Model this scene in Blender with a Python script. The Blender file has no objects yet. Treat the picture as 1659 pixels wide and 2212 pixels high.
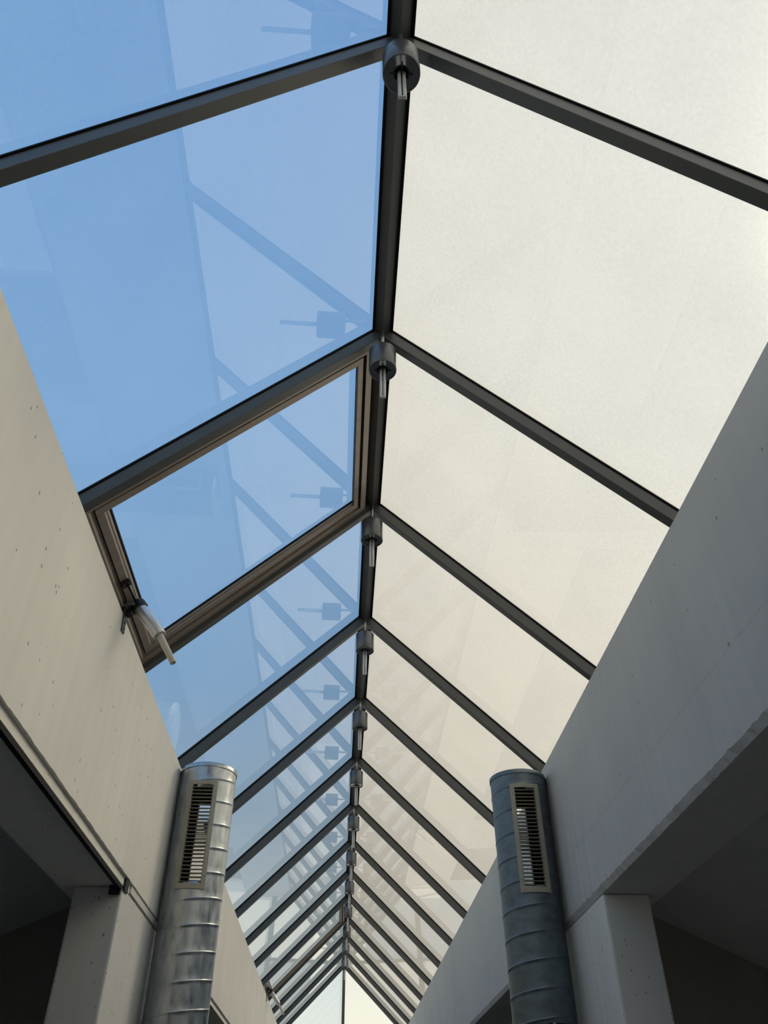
import bpy, bmesh, math, random
from mathutils import Vector, Matrix
random.seed(7)
SC = bpy.context.scene
COL = SC.collection
PI = math.pi

# ---------------------------------------------------------------- dimensions (metres)
F_PX = 1701.03
PITCH, YAW, ROLL = 0.6952, 0.0554, -0.0073
CAM = Vector((-0.1517, 0.0, 1.6))
T = math.tan(0.7638)                 # roof slope
CT, ST = math.cos(0.7638), math.sin(0.7638)
HA, HB = 5.262, 5.168                # rafter top / underside heights at the ridge
GL = HA + 0.012                      # underside of the glass at the ridge
Y1, P, RW = 1.243, 1.5, 0.053        # first rafter, spacing, rafter width
NR = 14
YB, YE = -3.0, Y1 + 13 * P           # back and far ends
WL, WR = 1.344, 1.335
WO = 1.72                            # outer face of the beams
XE = 1.46                            # glass eave
def yk(k): return Y1 + (k - 1) * P

# ---------------------------------------------------------------- materials
def new_mat(name):
    m = bpy.data.materials.new(name); m.use_nodes = True
    nt = m.node_tree; nt.nodes.clear()
    out = nt.nodes.new('ShaderNodeOutputMaterial')
    return m, nt, out
def N(nt, t, **kw):
    n = nt.nodes.new(t)
    for k, v in kw.items(): setattr(n, k, v)
    return n
def pbr(name, col, rough=0.5, metal=0.0, var=0.0, vscale=6.0, bump=0.0, bscale=60.0, stretch=(1, 1, 1), spec=0.5, rvar=0.0):
    m, nt, out = new_mat(name)
    b = N(nt, 'ShaderNodeBsdfPrincipled')
    b.inputs['Base Color'].default_value = (*col, 1)
    b.inputs['Roughness'].default_value = rough
    b.inputs['Metallic'].default_value = metal
    b.inputs['Specular IOR Level'].default_value = spec
    nt.links.new(b.outputs[0], out.inputs[0])
    tc = N(nt, 'ShaderNodeTexCoord'); mp = N(nt, 'ShaderNodeMapping')
    mp.inputs['Scale'].default_value = stretch
    nt.links.new(tc.outputs['Object'], mp.inputs[0])
    if var > 0:
        n = N(nt, 'ShaderNodeTexNoise'); n.inputs['Scale'].default_value = vscale; n.inputs['Detail'].default_value = 6
        nt.links.new(mp.outputs[0], n.inputs['Vector'])
        r = N(nt, 'ShaderNodeMapRange')
        r.inputs['From Min'].default_value = .3; r.inputs['From Max'].default_value = .7
        r.inputs['To Min'].default_value = 1 - var; r.inputs['To Max'].default_value = 1 + var
        nt.links.new(n.outputs[0], r.inputs[0])
        mx = N(nt, 'ShaderNodeVectorMath', operation='SCALE'); mx.inputs[0].default_value = col
        nt.links.new(r.outputs[0], mx.inputs['Scale'])
        nt.links.new(mx.outputs[0], b.inputs['Base Color'])
        if rvar > 0:
            r2 = N(nt, 'ShaderNodeMapRange')
            r2.inputs['From Min'].default_value = .3; r2.inputs['From Max'].default_value = .7
            r2.inputs['To Min'].default_value = rough - rvar; r2.inputs['To Max'].default_value = rough + rvar
            nt.links.new(n.outputs[0], r2.inputs[0]); nt.links.new(r2.outputs[0], b.inputs['Roughness'])
    if bump > 0:
        n2 = N(nt, 'ShaderNodeTexNoise'); n2.inputs['Scale'].default_value = bscale; n2.inputs['Detail'].default_value = 4
        nt.links.new(mp.outputs[0], n2.inputs['Vector'])
        bp = N(nt, 'ShaderNodeBump'); bp.inputs['Strength'].default_value = bump; bp.inputs['Distance'].default_value = .004
        nt.links.new(n2.outputs[0], bp.inputs['Height']); nt.links.new(bp.outputs[0], b.inputs['Normal'])
    return m

def concrete(name, col, seamz=None):
    """painted precast concrete: faint clouding, blowholes, shallow trowel line"""
    m, nt, out = new_mat(name)
    L = nt.links.new
    b = N(nt, 'ShaderNodeBsdfPrincipled'); b.inputs['Roughness'].default_value = .62
    b.inputs['Specular IOR Level'].default_value = .25
    L(b.outputs[0], out.inputs[0])
    tc = N(nt, 'ShaderNodeTexCoord')
    n1 = N(nt, 'ShaderNodeTexNoise'); n1.inputs['Scale'].default_value = 1.6; n1.inputs['Detail'].default_value = 5
    L(tc.outputs['Object'], n1.inputs['Vector'])
    r1 = N(nt, 'ShaderNodeMapRange'); r1.inputs[1].default_value = .3; r1.inputs[2].default_value = .7
    r1.inputs[3].default_value = .95; r1.inputs[4].default_value = 1.04
    L(n1.outputs[0], r1.inputs[0])
    # vertical faint streaks
    mp = N(nt, 'ShaderNodeMapping'); mp.inputs['Scale'].default_value = (9, 9, .5)
    L(tc.outputs['Object'], mp.inputs[0])
    n3 = N(nt, 'ShaderNodeTexNoise'); n3.inputs['Scale'].default_value = 1.4; n3.inputs['Detail'].default_value = 5
    L(mp.outputs[0], n3.inputs['Vector'])
    r3 = N(nt, 'ShaderNodeMapRange'); r3.inputs[1].default_value = .35; r3.inputs[2].default_value = .75
    r3.inputs[3].default_value = 1.015; r3.inputs[4].default_value = .965
    L(n3.outputs[0], r3.inputs[0])
    m1 = N(nt, 'ShaderNodeMath', operation='MULTIPLY'); L(r1.outputs[0], m1.inputs[0]); L(r3.outputs[0], m1.inputs[1])
    # blowholes: sparse small voronoi cells, gathered in patches
    pits = None
    for sc, rad, thr in ((34, .13, .54), (15, .085, .60)):
        mpv = N(nt, 'ShaderNodeMapping'); mpv.inputs['Scale'].default_value = (1, 1, .6)
        L(tc.outputs['Object'], mpv.inputs[0])
        v = N(nt, 'ShaderNodeTexVoronoi'); v.inputs['Scale'].default_value = sc
        L(mpv.outputs[0], v.inputs['Vector'])
        lt = N(nt, 'ShaderNodeMath', operation='LESS_THAN'); lt.inputs[1].default_value = rad
        L(v.outputs['Distance'], lt.inputs[0])
        sep = N(nt, 'ShaderNodeSeparateColor'); L(v.outputs['Color'], sep.inputs[0])
        npz = N(nt, 'ShaderNodeTexNoise'); npz.inputs['Scale'].default_value = 2.3; npz.inputs['Detail'].default_value = 2
        L(tc.outputs['Object'], npz.inputs['Vector'])
        ad = N(nt, 'ShaderNodeMath', operation='ADD'); L(sep.outputs[0], ad.inputs[0]); L(npz.outputs[0], ad.inputs[1])
        gt = N(nt, 'ShaderNodeMath', operation='GREATER_THAN'); gt.inputs[1].default_value = thr + .62
        L(ad.outputs[0], gt.inputs[0])
        mu = N(nt, 'ShaderNodeMath', operation='MULTIPLY'); L(lt.outputs[0], mu.inputs[0]); L(gt.outputs[0], mu.inputs[1])
        if pits is None: pits = mu
        else:
            mxx = N(nt, 'ShaderNodeMath', operation='MAXIMUM'); L(pits.outputs[0], mxx.inputs[0]); L(mu.outputs[0], mxx.inputs[1]); pits = mxx
    pd = N(nt, 'ShaderNodeMapRange'); pd.inputs[3].default_value = 1; pd.inputs[4].default_value = .42
    L(pits.outputs[0], pd.inputs[0])
    m2 = N(nt, 'ShaderNodeMath', operation='MULTIPLY'); L(m1.outputs[0], m2.inputs[0]); L(pd.outputs[0], m2.inputs[1])
    last = m2
    fine = N(nt, 'ShaderNodeTexNoise'); fine.inputs['Scale'].default_value = 45; fine.inputs['Detail'].default_value = 4
    L(tc.outputs['Object'], fine.inputs['Vector'])
    h0 = N(nt, 'ShaderNodeMath', operation='MULTIPLY'); h0.inputs[1].default_value = .12; L(fine.outputs[0], h0.inputs[0])
    h1 = N(nt, 'ShaderNodeMath', operation='SUBTRACT'); L(h0.outputs[0], h1.inputs[0]); L(pits.outputs[0], h1.inputs[1])
    if seamz is not None:
        sx = N(nt, 'ShaderNodeSeparateXYZ'); L(tc.outputs['Object'], sx.inputs[0])
        wn = N(nt, 'ShaderNodeTexNoise'); wn.inputs['Scale'].default_value = 1.3; wn.inputs['Detail'].default_value = 4
        L(tc.outputs['Object'], wn.inputs['Vector'])
        wm = N(nt, 'ShaderNodeMath', operation='MULTIPLY_ADD'); wm.inputs[1].default_value = .05; wm.inputs[2].default_value = seamz - .025
        L(wn.outputs[0], wm.inputs[0])
        df = N(nt, 'ShaderNodeMath', operation='SUBTRACT'); L(sx.outputs[2], df.inputs[0]); L(wm.outputs[0], df.inputs[1])
        ab = N(nt, 'ShaderNodeMath', operation='ABSOLUTE'); L(df.outputs[0], ab.inputs[0])
        sr = N(nt, 'ShaderNodeMapRange'); sr.inputs[1].default_value = 0; sr.inputs[2].default_value = .009
        sr.inputs[3].default_value = .90; sr.inputs[4].default_value = 1
        L(ab.outputs[0], sr.inputs[0])
        m3 = N(nt, 'ShaderNodeMath', operation='MULTIPLY'); L(last.outputs[0], m3.inputs[0]); L(sr.outputs[0], m3.inputs[1]); last = m3
    cs = N(nt, 'ShaderNodeVectorMath', operation='SCALE'); cs.inputs[0].default_value = col
    L(last.outputs[0], cs.inputs['Scale']); L(cs.outputs[0], b.inputs['Base Color'])
    bp = N(nt, 'ShaderNodeBump'); bp.inputs['Strength'].default_value = .5; bp.inputs['Distance'].default_value = .003
    L(h1.outputs[0], bp.inputs['Height']); L(bp.outputs[0], b.inputs['Normal'])
    return m

def glass_inner(name, base=.07, power=4.2, tint=(1, 1, 1)):
    """smooth room-side face of a pane: Schlick reflection over clear transmission"""
    m, nt, out = new_mat(name); L = nt.links.new
    lw = N(nt, 'ShaderNodeLayerWeight'); lw.inputs['Blend'].default_value = .5
    pw = N(nt, 'ShaderNodeMath', operation='POWER'); pw.inputs[1].default_value = power
    L(lw.outputs['Facing'], pw.inputs[0])
    ma = N(nt, 'ShaderNodeMath', operation='MULTIPLY_ADD'); ma.inputs[1].default_value = 1 - base; ma.inputs[2].default_value = base
    L(pw.outputs[0], ma.inputs[0])
    tr = N(nt, 'ShaderNodeBsdfTransparent'); tr.inputs[0].default_value = (*tint, 1)
    gl = N(nt, 'ShaderNodeBsdfGlossy'); gl.inputs['Roughness'].default_value = .012
    mx = N(nt, 'ShaderNodeMixShader'); L(ma.outputs[0], mx.inputs[0]); L(tr.outputs[0], mx.inputs[1]); L(gl.outputs[0], mx.inputs[2])
    L(mx.outputs[0], out.inputs[0])
    return m

def glass_film(name, col, frost, var=.05, tint=(1, 1, 1), fwd=0.0):
    """outer face: dust or diffusing film (translucent) mixed with clear transmission"""
    m, nt, out = new_mat(name); L = nt.links.new
    tc = N(nt, 'ShaderNodeTexCoord')
    n = N(nt, 'ShaderNodeTexNoise'); n.inputs['Scale'].default_value = 70; n.inputs['Detail'].default_value = 5; n.inputs['Roughness'].default_value = .7
    L(tc.outputs['Object'], n.inputs['Vector'])
    n2 = N(nt, 'ShaderNodeTexNoise'); n2.inputs['Scale'].default_value = 2.2; n2.inputs['Detail'].default_value = 4
    L(tc.outputs['Object'], n2.inputs['Vector'])
    s = N(nt, 'ShaderNodeMath', operation='MULTIPLY_ADD'); L(n2.outputs[0], s.inputs[0]); s.inputs[1].default_value = .35; L(n.outputs[0], s.inputs[2])
    r = N(nt, 'ShaderNodeMapRange'); r.inputs[1].default_value = .53; r.inputs[2].default_value = .82
    r.inputs[3].default_value = 1 - var; r.inputs[4].default_value = 1 + var
    L(s.outputs[0], r.inputs[0])
    cs = N(nt, 'ShaderNodeVectorMath', operation='SCALE'); cs.inputs[0].default_value = col
    L(r.outputs[0], cs.inputs['Scale'])
    tl = N(nt, 'ShaderNodeBsdfTranslucent'); L(cs.outputs[0], tl.inputs[0])
    if fwd > 0:          # diffusing film also scatters light forward around the sun's direction
        rf = N(nt, 'ShaderNodeBsdfRefraction'); rf.inputs['Roughness'].default_value = .75; rf.inputs['IOR'].default_value = 1.45
        rf.inputs[0].default_value = (1, .905, .72, 1)
        mf = N(nt, 'ShaderNodeMixShader'); mf.inputs[0].default_value = fwd
        L(tl.outputs[0], mf.inputs[1]); L(rf.outputs[0], mf.inputs[2]); tl = mf
    if frost >= 1:
        L(tl.outputs[0], out.inputs[0])
    else:
        tr = N(nt, 'ShaderNodeBsdfTransparent'); tr.inputs[0].default_value = (*tint, 1)
        fm = N(nt, 'ShaderNodeMath', operation='MULTIPLY'); fm.inputs[1].default_value = frost
        L(r.outputs[0], fm.inputs[0])
        mx = N(nt, 'ShaderNodeMixShader'); L(fm.outputs[0], mx.inputs[0]); L(tr.outputs[0], mx.inputs[1]); L(tl.outputs[0], mx.inputs[2])
        L(mx.outputs[0], out.inputs[0])
    return m

M = {}
M['conc_lit'] = concrete('painted_concrete_lit', (.88, .855, .785))  # left wall: warm light from the right panes lifted into the colour
M['conc_shaded'] = concrete('painted_concrete_shaded', (.56, .56, .555), seamz=3.15)  # right wall: same paint, its shade darkened into the colour
M['col'] = concrete('painted_concrete_column', (.76, .75, .72))
M['frame'] = pbr('dark_grey_powder_coat', (.085, .09, .088), .38, 0, var=.08, vscale=5, spec=.5)
M['lampgrey'] = pbr('lamp_grey_paint', (.14, .145, .15), .36, .5, var=.05, vscale=9)
M['gasket'] = pbr('black_rubber', (.006, .006, .007), .6, spec=.2)
M['cap'] = pbr('outer_cap_metal', (.02, .02, .02), .5, .3)
M['bronze'] = pbr('brown_anodised_frame', (.33, .28, .235), .42, .2, var=.1, vscale=4, stretch=(1, 6, 1))
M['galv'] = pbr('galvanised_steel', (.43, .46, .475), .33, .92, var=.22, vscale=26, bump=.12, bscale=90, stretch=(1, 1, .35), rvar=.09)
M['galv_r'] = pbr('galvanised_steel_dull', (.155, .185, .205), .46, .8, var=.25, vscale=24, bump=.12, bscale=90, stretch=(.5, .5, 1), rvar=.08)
M['inner'] = pbr('duct_inside', (.05, .05, .05), .7, .2)
M['grille'] = pbr('beige_grille_paint', (.36, .335, .26), .45, var=.05, vscale=12)
M['blk'] = pbr('black_steel', (.015, .016, .017), .4, .3)
M['zinc'] = pbr('zinc_screw', (.35, .34, .31), .4, .9)
M['alu'] = pbr('brushed_aluminium', (.62, .63, .64), .33, .75, var=.05, vscale=20, stretch=(1, 1, .1))
M['rod'] = pbr('cream_plastic', (.62, .58, .48), .45)
M['brk'] = pbr('grey_steel_bracket', (.11, .12, .12), .4, .6)
M['tube'] = pbr('white_glass_tube', (.62, .62, .60), .25)
M['refl'] = pbr('polished_reflector', (.50, .49, .47), .10, 1.0)
M['steel'] = pbr('satin_steel', (.45, .45, .44), .35, .9)
M['ceil'] = pbr('grey_gallery_ceiling', (.72, .73, .73), .8, var=.06, vscale=2)
M['gwall'] = pbr('grey_gallery_wall', (.34, .32, .27), .85, var=.08, vscale=2)
M['floor'] = pbr('concrete_floor', (.11, .11, .107), .6, var=.08, vscale=2)
M['g_in'] = glass_inner('clear_glass_face', .14, 2.8)
M['g_in_r'] = glass_inner('clear_glass_face_right', .05, 3.6)
M['dust'] = glass_film('dusty_clear_glass', (1, .97, .88), .15, .18, (.95, .98, 1.0))
M['frost'] = glass_film('diffusing_white_glass', (.75, .68, .56), 1.0, .06, fwd=.38)
M['frost_end'] = glass_film('diffusing_end_glass', (1.0, .97, .84), .65, .015, fwd=.45)
M['clear_end'] = glass_film('clear_end_glass', (.9, .92, .95), .12, .1, (.84, .90, .94))

# ---------------------------------------------------------------- mesh helpers
class MB:
    def __init__(s): s.b = bmesh.new()
    def box(s, x0, x1, y0, y1, z0, z1, mat=0):
        vs = [s.b.verts.new((x, y, z)) for x in (x0, x1) for y in (y0, y1) for z in (z0, z1)]
        for f in ((0, 1, 3, 2), (4, 6, 7, 5), (0, 4, 5, 1), (2, 3, 7, 6), (0, 2, 6, 4), (1, 5, 7, 3)):
            s.b.faces.new([vs[i] for i in f]).material_index = mat
        return s
    def prism(s, poly, y0, y1, ydiv=1, jit=None, mats=None):
        """poly of (x,z) extruded in y"""
        rings = []
        for i in range(ydiv + 1):
            y = y0 + (y1 - y0) * i / ydiv
            r = []
            for j, (x, z) in enumerate(poly):
                dx, dz = (0, 0)
                if jit and j in jit: dx, dz = random.uniform(-1, 1) * jit[j], random.uniform(-1, 1) * jit[j]
                r.append(s.b.verts.new((x + dx, y, z + dz)))
            rings.append(r)
        n = len(poly)
        for a, b in zip(rings, rings[1:]):
            for j in range(n):
                f = s.b.faces.new((a[j], a[(j + 1) % n], b[(j + 1) % n], b[j]))
                if mats: f.material_index = mats[j]
        s.b.faces.new(rings[0][::-1]); s.b.faces.new(rings[-1])
        return s
    def quadbar(s, a, b, u, v, mat=0):
        """bar from a to b with half-vectors u, v"""
        a, b, u, v = map(Vector, (a, b, u, v))
        vs = [s.b.verts.new(p + su * u + sv * v) for p in (a, b) for su, sv in ((-1, -1), (1, -1), (1, 1), (-1, 1))]
        for f in ((0, 1, 2, 3), (7, 6, 5, 4), (0, 4, 5, 1), (1, 5, 6, 2), (2, 6, 7, 3), (3, 7, 4, 0)):
            s.b.faces.new([vs[i] for i in f]).material_index = mat
        return s
    def lathe(s, prof, a=(0, 0, 0), d=(0, 0, 1), n=40, cap=True, smooth=True):
        """prof: (radius, distance along d) from a"""
        a = Vector(a); d = Vector(d).normalized()
        u = d.orthogonal().normalized(); v = d.cross(u)
        rings = []
        for r, h in prof:
            rings.append([s.b.verts.new(a + d * h + (u * math.cos(t) + v * math.sin(t)) * r) for t in [2 * PI * i / n for i in range(n)]])
        for p, q in zip(rings, rings[1:]):
            for i in range(n):
                s.b.faces.new((p[i], p[(i + 1) % n], q[(i + 1) % n], q[i])).smooth = smooth
        if cap:
            s.b.faces.new(rings[0][::-1]); s.b.faces.new(rings[-1])
        return s
    def tube(s, pts, r, n=12):
        pts = [Vector(p) for p in pts]; rings = []
        ref = None
        for i, p in enumerate(pts):
            t = (pts[min(i + 1, len(pts) - 1)] - pts[max(i - 1, 0)]).normalized()
            u = t.orthogonal().normalized() if ref is None else (ref - t * ref.dot(t)).normalized()
            ref = u; v = t.cross(u)
            rings.append([s.b.verts.new(p + (u * math.cos(2 * PI * k / n) + v * math.sin(2 * PI * k / n)) * r) for k in range(n)])
        for p, q in zip(rings, rings[1:]):
            for i in range(n): s.b.faces.new((p[i], p[(i + 1) % n], q[(i + 1) % n], q[i])).smooth = True
        s.b.faces.new(rings[0][::-1]); s.b.faces.new(rings[-1])
        return s
    def build(s, name, mats, parent=None, loc=(0, 0, 0), bevel=0, fix=True):
        if fix: bmesh.ops.recalc_face_normals(s.b, faces=s.b.faces)
        me = bpy.data.meshes.new(name); s.b.to_mesh(me); s.b.free()
        for m in (mats if isinstance(mats, (list, tuple)) else [mats]): me.materials.append(m)
        o = bpy.data.objects.new(name, me); COL.objects.link(o)
        o.location = loc
        if parent: o.parent = parent
        if bevel:
            b = o.modifiers.new('bevel', 'BEVEL'); b.width = bevel; b.segments = 2; b.limit_method = 'ANGLE'; b.angle_limit = math.radians(40)
        return o
def tag(o, label=None, cat=None, group=None, kind=None):
    if label: o['label'] = label
    if cat: o['category'] = cat
    if group: o['group'] = group
    if kind: o['kind'] = kind
    return o
def empty(name, loc, label, cat, group=None):
    o = bpy.data.objects.new(name, None); COL.objects.link(o); o.location = loc; o.empty_display_size = .1
    return tag(o, label, cat, group)
def copy_tree(o, parent=None):
    c = o.copy(); COL.objects.link(c); c.parent = parent
    for ch in [x for x in bpy.data.objects if x.parent == o]: copy_tree(ch, c)
    return c
def structure(o, label=None): return tag(o, label, None, None, 'structure')

# ---------------------------------------------------------------- shell: beams, columns, galleries
def beam(side, y0, y1, label):
    if side < 0:
        p = [(WL, 3.874), (WO, 3.437), (WO, 2.822), (WL + .018, 2.822), (WL + .018, 2.868), (WL, 2.868)]
        jit = {5: .0015}; mt = M['conc_lit']
    else:
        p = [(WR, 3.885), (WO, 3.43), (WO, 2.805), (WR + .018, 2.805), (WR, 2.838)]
        jit = {4: .0035, 3: .0015}; mt = M['conc_shaded']
    poly = [(side * x, z) for x, z in p]
    o = MB().prism(poly, y0, y1, int((y1 - y0) / .03), jit).build('wall_left' if side < 0 else 'wall_right', mt)
    return structure(o, label)
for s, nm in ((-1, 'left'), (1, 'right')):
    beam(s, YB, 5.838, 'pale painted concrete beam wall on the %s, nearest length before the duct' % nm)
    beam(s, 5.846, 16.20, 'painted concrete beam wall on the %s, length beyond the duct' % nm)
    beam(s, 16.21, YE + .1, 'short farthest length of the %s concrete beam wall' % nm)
# columns
def column(side, y0, y1, label):
    W = WL if side < 0 else WR
    x0, x1 = sorted((side * (W + .016), side * (1.63 if side < 0 else 1.622)))
    o = MB().box(x0, x1, y0, y1, 0, 2.822 if side < 0 else 2.805).build('concrete_column', M['col'], bevel=.014)
    return tag(o, label, 'column', 'concrete columns under the beams')
column(-1, 4.786, 6.70, 'pale concrete column under the left beam behind the shiny duct')
column(1, 4.795, 6.70, 'grey concrete column under the right beam behind the dull duct')
column(-1, 15.3, 17.1, 'far concrete column under the left beam near the glazed end')
column(1, 15.3, 17.1, 'far concrete column under the right beam near the glazed end')
# a flat lath that runs along the lower edge of the left beam over the column
o = MB().box(-(WL + .0158), -(WL + .008), 4.95, 6.70, 2.826, 2.8665).build('trim_1', M['col'])
structure(o, 'narrow painted strip below the left beam')
# dark track under the left beam
tr = MB().box(-(WL + .042), -(WL + .019), YB, 4.775, 2.799, 2.8215).build('trim_2', M['gasket'])
structure(tr, 'black track along the underside of the left beam')
MB().box(-(WL + .085), -(WL + .024), 4.760, 4.783, 2.775, 2.8215).box(-(WL + .0155), -(WL + .006), 4.787, 4.87, 2.802, 2.862).build('end_bracket', M['blk'], tr)

XO = 4.3
def zc(x): return 3.35 - .45 * (x - WO)
for s, nm in ((-1, 'left'), (1, 'right')):
    poly = [(s * (WO + .001), zc(WO)), (s * XO, zc(XO)), (s * XO, zc(XO) + .15), (s * (WO + .001), zc(WO) + .15)]
    mb = MB().prism(poly, YB, 4.98).prism(poly, 4.99, YE)
    structure(mb.build('ceiling', M['ceil']), 'dark sloping gallery ceiling on the %s' % nm)
    x0, x1 = sorted((s * (WO - .08), s * XO))
    structure(MB().prism([(s * 1.641, 0), (s * XO, 0), (s * XO, zc(XO)), (s * 1.725, zc(WO) - .003), (s * 1.725, 2.80), (s * 1.641, 2.80)], 6.60, 6.72).build('wall_%s_gallery' % nm, M['gwall']), 'dark cross wall of the %s gallery' % nm)
    x0, x1 = sorted((s * XO, s * (XO + .15)))
    zt = zc(XO) + .15
    structure(MB().box(x0, x1, YB, -2.0, 0, zt).box(x0, x1, -2.0, 5.6, 0, .7).box(x0, x1, -2.0, 5.6, 1.7, zt).box(x0, x1, 5.6, YE, 0, zt).build('wall_%s_outer' % nm, M['gwall']))
    structure(MB().box(s * (XO + .07), s * (XO + .08), -2.0, 5.6, .7, 1.7).build('window_%d' % (41 + (s > 0)), M['g_in']))  # unseen window and its wall opening, added to brighten the gallery ceiling
structure(MB().box(-XO - .15, XO + .15, YB - .15, YE + .3, -.2, 0).build('floor', M['floor']))
M['ground'] = pbr('pale_paving', (.22, .21, .19), .9, var=.1, vscale=.5)
structure(MB().box(-120, 120, -120, 150, -.5, -.22).build('ground', M['ground']))
structure(MB().box(-XO - .15, XO + .15, YB - .16, YB - .005, 0, 3.5).box(-1.46, 1.46, YB - .16, YB - .005, 3.5, 5.29).build('wall_back', M['gwall']))
for s, nm in ((-1, 'left'), (1, 'right')):
    x0, x1 = sorted((s * WO, s * (XO + .15)))
    structure(MB().box(x0, x1, YE + .1, YE + .25, 0, 3.5).build('wall_end_%s' % nm, M['gwall']))

# ---------------------------------------------------------------- roof: rafters
def slope_bar(mb, s, x0, x1, y0, y1, ztop, depth, mat=0):
    """bar following the slope between plan distances x0..x1; ztop = height of top face line at x=0; vertical depth"""
    v = []
    for x in (x0, x1):
        for y in (y0, y1):
            for z in (ztop - x * T, ztop - depth - x * T):
                v.append(mb.b.verts.new((s * x, y, z)))
    for f in ((0, 1, 3, 2), (4, 6, 7, 5), (0, 4, 5, 1), (2, 3, 7, 6), (0, 2, 6, 4), (1, 5, 7, 3)):
        mb.b.faces.new([v[i] for i in f]).material_index = mat
    return mb
ORD = ['nearest', 'second-nearest', 'third-nearest', 'fourth-nearest', 'fifth-nearest', 'sixth-nearest', 'seventh-nearest', 'eighth-nearest',
       'ninth-nearest', 'tenth-nearest', 'eleventh-nearest', 'twelfth-nearest', 'thirteenth-nearest']
XR = 1.48
def shift(o, d):
    for v in o.data.vertices: v.co -= Vector(d)
for s, nm in ((-1, 'left'), (1, 'right')):
    base = Vector((s * XR, 0, HB - XR * T))
    root = empty('roof_rafter', base, None, 'rafter', 'dark grey roof rafters on the %s slope' % nm)
    mb = MB().prism([(0, HB), (0, HA), (s * XR, HA - XR * T), (s * XR, HB - XR * T)], 0, RW)
    bar = mb.build('rafter_bar', M['frame'], root, bevel=.0025); shift(bar, base)
    mb = MB(); slope_bar(mb, s, .03, XR, -.006, RW + .006, GL - .0004, .0112)
    gk = mb.build('gasket', M['gasket'], root); shift(gk, base)
    mb = MB(); slope_bar(mb, s, .05, XR, .004, RW - .004, GL + .016, .007)
    cp = mb.build('cap_strip', M['cap'], root); shift(cp, base)
    for k in range(1, NR + 1):
        r = root if k == 1 else copy_tree(root)
        r.location = base + Vector((0, yk(k), 0))
        where = 'beside the %s pendant lamp' % ORD[k - 1] if k < NR else 'at the glazed gable end'
        r['label'] = 'dark grey roof rafter on the %s slope %s' % (nm, where)
# ridge beam
rb = empty('ridge_beam', (0, YB, 5.195), 'dark grey ridge beam running overhead along the whole skylight', 'beam')
o = MB().prism([(-.046, 5.222), (0, 5.197), (.046, 5.222), (.046, 5.235), (0, 5.275), (-.046, 5.235)], YB, YE + .06).build('beam_profile', M['frame'], rb); shift(o, (0, YB, 5.195))
for s in (-1, 1):
    mb = MB()
    slope_bar(mb, s, .040, .058, YB, YE + .05, GL - .0004, .0112)
    o = mb.build('gasket', M['gasket'], rb); shift(o, (0, YB, 5.195))
o = MB().prism([(-.052, 5.234), (0, 5.284), (.052, 5.234), (.052, 5.242), (0, 5.292), (-.052, 5.242)], YB, YE + .06).build('cap_strip', M['cap'], rb); shift(o, (0, YB, 5.195))
# eave closures
for i, s in enumerate((-1, 1)):
    mb = MB().prism([(s * 1.425, 3.60), (s * 1.47, 3.60), (s * 1.47, GL - 1.47 * T - .003), (s * 1.425, GL - 1.425 * T - .003)], YB, YE + .05)
    structure(mb.build('trim_%d' % (3 + i), M['frame']), 'dark eave strip under the glass on the %s' % ('left' if s < 0 else 'right'))

# ---------------------------------------------------------------- glass
GT = .008
wn = [0]
def pane(s, y0, y1, film, inner, label, parent=None, x0=.045, x1=XE, zoff=0.0, name=None):
    mb = MB(); v = []
    for z in (GL + zoff, GL + zoff + GT):
        for x, y in ((x0, y0), (x1, y0), (x1, y1), (x0, y1)):
            v.append(mb.b.verts.new((s * x, y, z - x * T)))
    fs = [((0, 1, 2, 3), 0), ((7, 6, 5, 4), 1)] + [((i, i + 4, (i + 1) % 4 + 4, (i + 1) % 4), 2) for i in range(4)]
    for f, m in fs: mb.b.faces.new([v[i] for i in f]).material_index = m
    if name is None:
        wn[0] += 1; name = 'window_%d' % wn[0]
    o = mb.build(name, [inner, film, M['gasket']], parent)
    return o
VENTS = (2, 10)
for s, nm in ((-1, 'left'), (1, 'right')):
    for k in range(0, NR):
        if s < 0 and k in VENTS: continue
        a = YB if k == 0 else yk(k) + RW / 2 + .002
        b = yk(k + 1) + RW / 2 - .002
        if s < 0: lab = 'clear blue-sky pane of the left roof slope'
        else: lab = 'milky white pane of the right roof slope'
        lab += ', bay %s' % ('overhead at the top of the photo' if k == 0 else 'beyond the %s pendant lamp' % ORD[k - 1])
        structure(pane(s, a, b, M['dust'] if s < 0 else M['frost'], M['g_in'] if s < 0 else M['g_in_r'], lab), lab)

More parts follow.
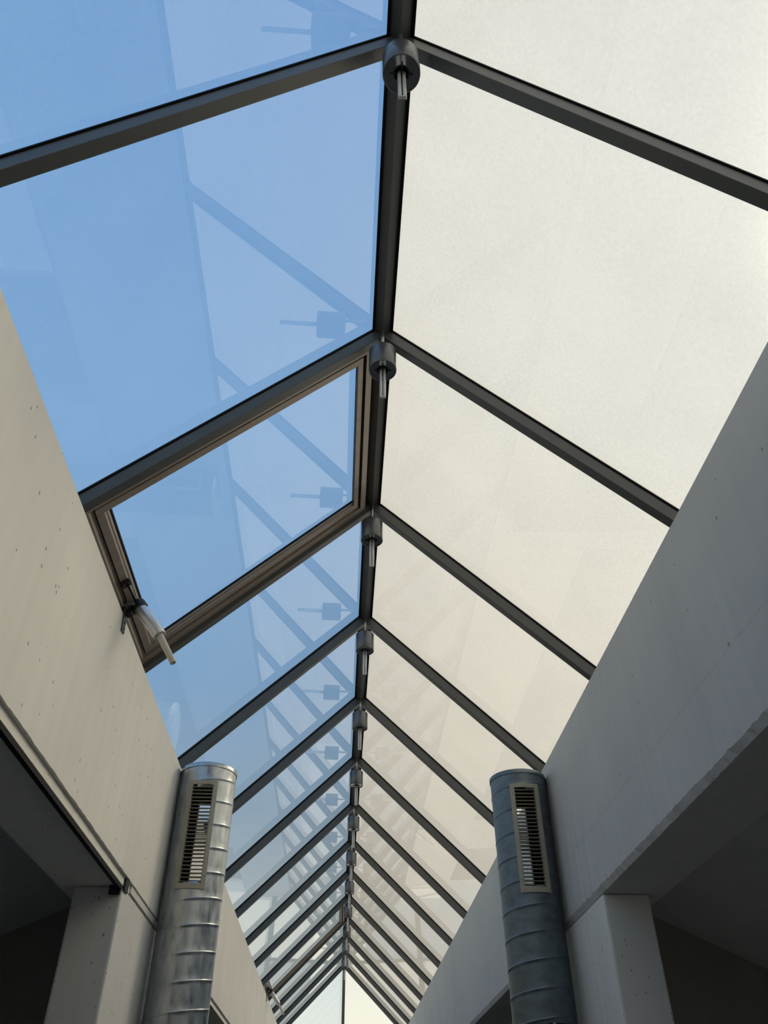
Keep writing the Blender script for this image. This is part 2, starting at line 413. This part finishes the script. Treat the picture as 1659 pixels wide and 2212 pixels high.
# opening vents: fixed frame + sash + glass
def ring(mb, s, xa, xb, ya, yb, w, ztop, depth, wy=None):
    wy = wy or w
    slope_bar(mb, s, xa, xb, ya, ya + wy, ztop, depth)
    slope_bar(mb, s, xa, xb, yb - wy, yb, ztop, depth)
    slope_bar(mb, s, xa, xa + w, ya + wy, yb - wy, ztop, depth)
    slope_bar(mb, s, xb - w, xb, ya + wy, yb - wy, ztop, depth)
    return mb
def vent(k, num):
    y0, y1 = yk(k) + RW + .001, yk(k + 1) - .001
    root = bpy.data.objects.new('window_%d' % num, None); COL.objects.link(root)
    root.location = (-1.44, y0, HB - 1.44 * T)
    base = Vector(root.location)
    def add(mb, name, m, bevel=0):
        o = mb.build(name, m, root, bevel=bevel); shift(o, base); return o
    fr = ring(MB(), -1, .050, 1.45, y0, y1, .034, GL - .003, .062, .046)
    slope_bar(fr, -1, 1.352, 1.416, y0 + .046, y1 - .046, GL - .003, .062)
    ring(fr, -1, .084, 1.352, y0 + .046, y1 - .046, .010, GL - .003, .036, .012)
    add(fr, 'fixed_frame', M['bronze'], .002)
    gsk = ring(MB(), -1, .0945, 1.3415, y0 + .0585, y1 - .0585, .006, GL - .006, .030, .007)
    add(gsk, 'seal', M['gasket'])
    sa = ring(MB(), -1, .101, 1.335, y0 + .066, y1 - .066, .030, GL - .001, .050, .042)
    ring(sa, -1, .131, 1.305, y0 + .108, y1 - .108, .006, GL - .001, .032, .008)
    add(sa, 'sash', M['bronze'], .002)
    g2 = ring(MB(), -1, .1375, 1.2985, y0 + .1165, y1 - .1165, .006, GL - .001, .012, .008)
    add(g2, 'glazing_bead', M['gasket'])
    o = pane(-1, y0 + .06, y1 - .06, M['dust'], M['g_in'], None, root, .10, 1.336, 0.0, 'glass'); shift(o, base)
    return root
wn[0] += 1
v1 = vent(2, wn[0]); structure(v1, 'brown-framed opening vent in the left slope with an opener at its foot, nearer one')
wn[0] += 1
v2 = vent(10, wn[0]); structure(v2, 'small far brown-framed opening vent in the left slope')

# gable end glazing
def tri_pane(s, film, inner, label):
    mb = MB(); y0, y1 = YE + .045, YE + .045 + GT
    zt = HB + .04; zb = 3.56
    xs = (.02, XE - .01)
    pts = [(xs[0], zb), (xs[1], zb), (xs[1], zt - xs[1] * T), (xs[0], zt - xs[0] * T)]
    v = [mb.b.verts.new((s * x, y, z)) for y in (y0, y1) for x, z in pts]
    for f, m in [((0, 1, 2, 3), 0), ((7, 6, 5, 4), 1)] + [((i, i + 4, (i + 1) % 4 + 4, (i + 1) % 4), 2) for i in range(4)]:
        mb.b.faces.new([v[i] for i in f]).material_index = m
    wn[0] += 1
    return structure(mb.build('window_%d' % wn[0], [inner, film, M['gasket']]), label)
def low_pane(s, film, inner, label):
    y0, y1 = YE + .045, YE + .045 + GT
    mb = MB(); v = [mb.b.verts.new((s * x, y, z)) for y in (y0, y1) for x, z in ((.02, .02), (WO, .02), (WO, 3.44), (.02, 3.44))]
    for f, m in [((0, 1, 2, 3), 0), ((7, 6, 5, 4), 1)] + [((i, i + 4, (i + 1) % 4 + 4, (i + 1) % 4), 2) for i in range(4)]:
        mb.b.faces.new([v[i] for i in f]).material_index = m
    wn[0] += 1
    return structure(mb.build('window_%d' % wn[0], [inner, film, M['gasket']]), label)
tri_pane(-1, M['clear_end'], M['g_in'], 'pale blue left half of the triangular gable window at the far end')
tri_pane(1, M['frost_end'], M['g_in_r'], 'bright cream right half of the triangular gable window at the far end')
low_pane(-1, M['clear_end'], M['g_in'], 'clear lower end window, left half')
low_pane(1, M['frost_end'], M['g_in_r'], 'cream lower end window, right half')
tag(MB().box(-.032, .032, YE + .002, YE + .09, 0, 5.196).build('gable_mullion', M['frame'], bevel=.002), 'slim dark upright mullion dividing the glazed gable end', 'mullion')
tag(MB().box(-WO, -.033, YE + .01, YE + .10, 3.44, 3.56).box(.033, WO, YE + .01, YE + .10, 3.44, 3.56).build('gable_transom', M['frame']), 'dark crossbar under the gable window at the far end', 'transom')

# ---------------------------------------------------------------- pendant lamps
def make_lamp():
    root = empty('pendant_lamp', (0, 0, 4.69), None, 'lamp', 'pendant lamps hanging in a row under the ridge')
    R, zt, zb = .0748, .373, .215
    c = MB().lathe([(.001, zt), (.010, zt), (R - .004, zt), (R, zt - .004), (R, zb + .0015), (R - .0015, zb), (R - .004, zb), (R - .004, zb + .012), (R - .004, zt - .006), (.001, zt - .006)], n=56, cap=False)
    c.build('canister', M['lampgrey'], root)
    rf = MB().lathe([(R - .0045, zb + .007), (.050, zb + .0075), (.026, zb + .008)], n=48, cap=False).build('reflector', M['refl'], root)
    MB().lathe([(.0265, zb + .0078), (.0265, zb + .05), (.001, zb + .05)], n=28, cap=False).build('socket_well', M['blk'], rf)
    MB().lathe([(.026, zb + .0075), (.031, zb + .0055), (.033, zb + .0075)], n=28, cap=False).box(-.044, .044, -.003, .003, zb + .0045, zb + .007).box(-.003, .003, -.044, .044, zb + .0045, zb + .007).build('cross_bracket', M['blk'], rf)
    MB().lathe([(.0085, zt - .002), (.0085, .542)], a=(0, -.0356, 0), n=16).build('stem', M['steel'], root)
    for sx in (-1, 1):
        MB().lathe([(.004, .004), (.0070, .009), (.0070, zb + .045)], a=(sx * .0095, 0, 0), n=16).build('fluorescent_tube', M['tube'], root)
    MB().box(-.0162, .0162, -.0066, .0066, 0, .009).build('tube_bridge', M['tube'], root, bevel=.002)
    return root
lamp0 = make_lamp()
for k in range(1, NR):
    l = lamp0 if k == 1 else copy_tree(lamp0)
    l.location = (0, yk(k) + RW / 2, 4.69)
    l['label'] = 'grey cylinder pendant lamp with twin tubes under the ridge, ' + (
        'nearest and largest' if k == 1 else 'farthest of the row' if k == NR - 1 else '%s of the row' % ORD[k - 1])

# ---------------------------------------------------------------- spiral ducts
DR, PITCHD = .1985, .157
def make_duct(cx, cy, top, zseam, mat, label, dz=0.0):
    root = empty('spiral_duct', (cx, cy, 0), label, 'duct', 'spiral ventilation ducts standing at the walls')
    n = 120
    offs = [(0, 0), (.018, .0022), (.040, .0028), (.056, .0008), (.085, 0), (.3, 0), (.5, 0), (.7, 0), (.9, 0)]
    b = bmesh.new(); rows = []
    k0 = -int(zseam / PITCHD) - 2
    for k in range(k0, 4):
        for fr, dr in offs:
            row = []
            for i in range(n + 1):
                th = -1.5 * PI + 2 * PI * i / n
                z = zseam + (k + fr + th / (2 * PI)) * PITCHD
                zc_ = min(max(z, 0.0), top)
                r = DR + (dr if 0 < z < top else 0)
                row.append((r * math.cos(th), r * math.sin(th), zc_, th))
            rows.append(row)
    def opening(th, z):
        if not (3.055 + dz < z < 3.695 + dz): return False
        a = abs(math.cos(th)) * DR
        return a < .084
    verts = {}
    def vert(p):
        key = (round(p[0], 5), round(p[1], 5), round(p[2], 5))
        if key not in verts: verts[key] = b.verts.new(p[:3])
        return verts[key]
    for r0, r1 in zip(rows, rows[1:]):
        for i in range(n):
            q = (r0[i], r0[i + 1], r1[i + 1], r1[i])
            zm = sum(p[2] for p in q) / 4; tm = (r0[i][3] + r0[i + 1][3]) / 2
            if opening(tm, zm): continue
            vs = []
            for p in q:
                v = vert(p)
                if v not in vs: vs.append(v)
            if len(vs) < 3: continue
            try: b.faces.new(vs).smooth = True
            except ValueError: pass
    # the side seam of the sheet (theta wraps): weld by rounding above
    me = bpy.data.meshes.new('pipe'); bmesh.ops.recalc_face_normals(b, faces=b.faces); b.to_mesh(me); b.free()
    me.materials.append(mat); me.materials.append(M['inner'])
    pipe = bpy.data.objects.new('pipe', me); COL.objects.link(pipe); pipe.parent = root
    so = pipe.modifiers.new('sheet', 'SOLIDIFY'); so.thickness = .0025; so.offset = -1; so.material_offset = 1; so.material_offset_rim = 0
    # end cap
    MB().lathe([(DR + .0045, top - .022), (DR + .005, top + .004), (DR + .001, top + .008), (.002, top + .008)], n=80, cap=False).build('end_cap', mat, root)
    # clamp band with bolt
    cb = MB().lathe([(DR + .005, 2.225), (DR + .014, 2.228), (DR + .016, 2.242), (DR + .014, 2.256), (DR + .005, 2.259)], n=80, cap=False)
    cbo = cb.build('clamp_band', M['blk'], root)
    MB().box(-.028, .028, -DR - .032, -DR - .012, 2.229, 2.255).build('clamp_lug', M['blk'], cbo)
    MB().lathe([(.010, 0), (.010, .014), (.005, .016), (.005, .026)], a=(.0, -DR - .032, 2.242), d=(0, -1, .3), n=12).build('bolt', M['zinc'], cbo)
    # air grilles front and back
    z0, z1 = 3.012 + dz, 3.730 + dz
    for f in (-1, 1):
        mb = MB(); b = mb.b
        ro, ri = DR + .0085, DR + .0035
        A1 = math.asin(.0975 / DR); A0 = math.asin(.0715 / DR)
        def cell(a0, a1, za, zb, na):
            for i in range(na):
                t0 = a0 + (a1 - a0) * i / na; t1 = a0 + (a1 - a0) * (i + 1) / na
                vs = []
                for t in (t0, t1):
                    for z in (za, zb):
                        for r in (ri, ro):
                            vs.append(b.verts.new((r * math.sin(t), f * r * math.cos(t), z)))
                for q in ((0, 1, 3, 2), (4, 6, 7, 5), (0, 4, 5, 1), (2, 3, 7, 6), (0, 2, 6, 4), (1, 5, 7, 3)):
                    b.faces.new([vs[j] for j in q])
        cell(-A1, -A0, z0, z1, 3); cell(A0, A1, z0, z1, 3)
        cell(-A0, A0, z0, z0 + .034, 8); cell(-A0, A0, z1 - .030, z1, 8)
        # inner return lips and vertical side flanges
        for sx in (-1, 1):
            xx0, xx1 = sorted((sx * .070, sx * .0725))
            ya, yb_ = sorted((f * .150, f * (DR * math.cos(A0) + .005)))
            mb.box(xx0, xx1, ya, yb_, z0 + .03, z1 - .028)
        g = mb.build('air_grille', M['grille'], root)
        sl = MB(); ns = 26
        for i in range(ns):
            z = z0 + .034 + (z1 - z0 - .064) * (i + .5) / ns
            ya, yb_ = f * .168, f * .194
            sl.quadbar((-.0705, (ya + yb_) / 2, z), (.0705, (ya + yb_) / 2, z), (0, .012, 0), (0, 0, .0011))
        sl.build('slats', M['grille'], g)
        for sx in (-1, 1):
            for zz in (z0 + .085, z1 - .070):
                t = math.asin(.0845 / DR)
                MB().lathe([(.0048, 0), (.0042, .002), (.001, .0028)], a=(sx * (ro) * math.sin(t), f * ro * math.cos(t), zz), d=(sx * math.sin(t), f * math.cos(t), 0), n=10).build('screw', M['zinc'], g)
    return root
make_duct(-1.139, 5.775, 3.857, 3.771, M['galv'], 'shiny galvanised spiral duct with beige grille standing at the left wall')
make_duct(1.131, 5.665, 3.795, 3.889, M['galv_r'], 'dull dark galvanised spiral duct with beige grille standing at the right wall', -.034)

# ---------------------------------------------------------------- vent openers
def make_opener():
    O = Vector((-1.351, 3.66, 3.80))
    root = empty('window_opener', O, None, 'window opener', 'tubular openers under the brown vents')
    def add(mb, name, m, par=None, bevel=0):
        o = mb.build(name, m, par or root, bevel=bevel); shift(o, O); return o
    # wall plate
    pl = MB().quadbar((-1.3402, 3.625, 3.99), (-1.3402, 3.675, 3.79), (.0035, 0, 0), (0, .027, .004))
    plate = add(pl, 'wall_plate', M['brk'])
    for q in ((3.672, 3.815), (3.668, 3.845), (3.658, 3.875)):
        add(MB().lathe([(.008, 0), (.008, .004), (.004, .007)], a=(-1.3368, q[0], q[1]), d=(1, 0, 0), n=10), 'bolt', M['zinc'], plate)
    top = Vector((-1.282, 3.65, 3.945)); bot = Vector((-1.133, 3.65, 3.758)); end = Vector((-1.038, 3.65, 3.600))
    d = (bot - top).normalized()
    L = (bot - top).length
    # yoke cheeks from the plate to the body
    for yy in (3.613, 3.687):
        ck = MB().quadbar((-1.345, yy, 3.930), tuple(Vector((top.x, yy, top.z)) + d * .004), (0, .002, 0), (.010, 0, .020))
        add(ck, 'yoke_cheek', M['steel'])
    add(MB().lathe([(.0405, -.012), (.0415, -.008), (.0415, .028), (.0400, .032)], a=top, d=d, n=36), 'clamp_ring', M['blk'])
    add(MB().quadbar((-1.335, 3.65, 3.885), (top.x - .012, 3.65, top.z - .045), (0, .022, 0), (.012, 0, .016)), 'hinge_block', M['blk'], None, .003)
    add(MB().lathe([(.022, -.03), (.034, -.012), (.034, 0)], a=top, d=d, n=30), 'end_housing', M['blk'])
    add(MB().lathe([(.0335, .0), (.0345, .004), (.0345, L - .003), (.0325, L), (.020, L), (.0195, L - .004)], a=top, d=d, n=40), 'cylinder_body', M['alu'])
    d2 = (end - bot).normalized(); L2 = (end - bot).length
    add(MB().lathe([(.0185, -.01), (.0180, 0), (.0165, L2 - .002), (.0150, L2), (.004, L2), (.004, L2 - .006)], a=bot, d=d2, n=30), 'push_rod_sleeve', M['rod'])
    # rod up to the sash and its foot
    foot = Vector((-1.309, 3.453, 3.950))
    add(MB().tube([tuple(top - d * .02), tuple(foot + Vector((.012, .0, -.010)))], .0065, 10), 'drive_rod', M['blk'])
    fb = MB().quadbar(tuple(foot - Vector((.0, .018, 0))), tuple(foot + Vector((0, .018, 0))), (.016, 0, .0155), (.008, 0, -.008))
    add(fb, 'sash_bracket', M['blk'])
    # cable
    pts = []
    for i in range(13):
        t = i / 12
        p = Vector((-1.38, 3.575, 3.905)).lerp(top + Vector((-.01, 0, .03)), t); p.z += .045 * math.sin(PI * t)
        pts.append(tuple(p))
    add(MB().tube(pts, .0035, 8), 'cable', M['rod'])
    return root
op = make_opener(); op['label'] = 'grey tubular window opener with cream tip below the nearer brown vent'
op2 = copy_tree(op); op2.location = op.location + Vector((0, 8 * P, 0))
op2['label'] = 'small far tubular window opener below the far brown vent'

# ---------------------------------------------------------------- world and sun
w = bpy.data.worlds.new('sky'); SC.world = w; w.use_nodes = True
nt = w.node_tree; nt.nodes.clear(); L = nt.links.new
out = N(nt, 'ShaderNodeOutputWorld'); bg = N(nt, 'ShaderNodeBackground'); L(bg.outputs[0], out.inputs[0])
tc = N(nt, 'ShaderNodeTexCoord'); sp = N(nt, 'ShaderNodeSeparateXYZ'); L(tc.outputs['Generated'], sp.inputs[0])
cr = N(nt, 'ShaderNodeValToRGB'); L(sp.outputs[2], cr.inputs[0])
e = cr.color_ramp.elements
e[0].position = 0.0; e[0].color = (1.15, 1.05, .85, 1)
e[1].position = 1.0; e[1].color = (.17, .37, .72, 1)
for p, c in ((.08, (1.15, 1.1, .92)), (.21, (.77, .85, .82)), (.32, (.42, .58, .74)), (.46, (.27, .48, .76)), (.72, (.235, .455, .775))):
    x = e.new(p); x.color = (*c, 1)
L(cr.outputs[0], bg.inputs[0]); bg.inputs[1].default_value = 1.0

sun = bpy.data.lights.new('sun', 'SUN'); sun.energy = 4.4; sun.color = (1, .92, .80); sun.angle = math.radians(.6)
so = bpy.data.objects.new('sun', sun); COL.objects.link(so)
so.rotation_euler = Vector((.69, .44, .58)).to_track_quat('Z', 'Y').to_euler()
so.location = (8, 4, 12)

# ---------------------------------------------------------------- camera
cp, sp_ = math.cos(PITCH), math.sin(PITCH); cy, sy = math.cos(YAW), math.sin(YAW)
f = Vector((sy * cp, cy * cp, sp_)); r = Vector((cy, -sy, 0)); u = r.cross(f)
r2 = r * math.cos(ROLL) + u * math.sin(ROLL); u2 = -r * math.sin(ROLL) + u * math.cos(ROLL)
cam = bpy.data.cameras.new('camera'); co = bpy.data.objects.new('camera', cam); COL.objects.link(co)
mw = Matrix(((r2.x, u2.x, -f.x, CAM.x), (r2.y, u2.y, -f.y, CAM.y), (r2.z, u2.z, -f.z, CAM.z), (0, 0, 0, 1)))
co.matrix_world = mw
cam.sensor_fit = 'HORIZONTAL'; cam.sensor_width = 36; cam.lens = F_PX / 1659 * 36
cam.clip_start = .05; cam.clip_end = 200
SC.camera = co
SC.view_settings.view_transform = 'Standard'; SC.view_settings.look = 'None'
SC.view_settings.gamma = 1; SC.view_settings.use_curve_mapping = False
SC.view_settings.exposure = 0.0
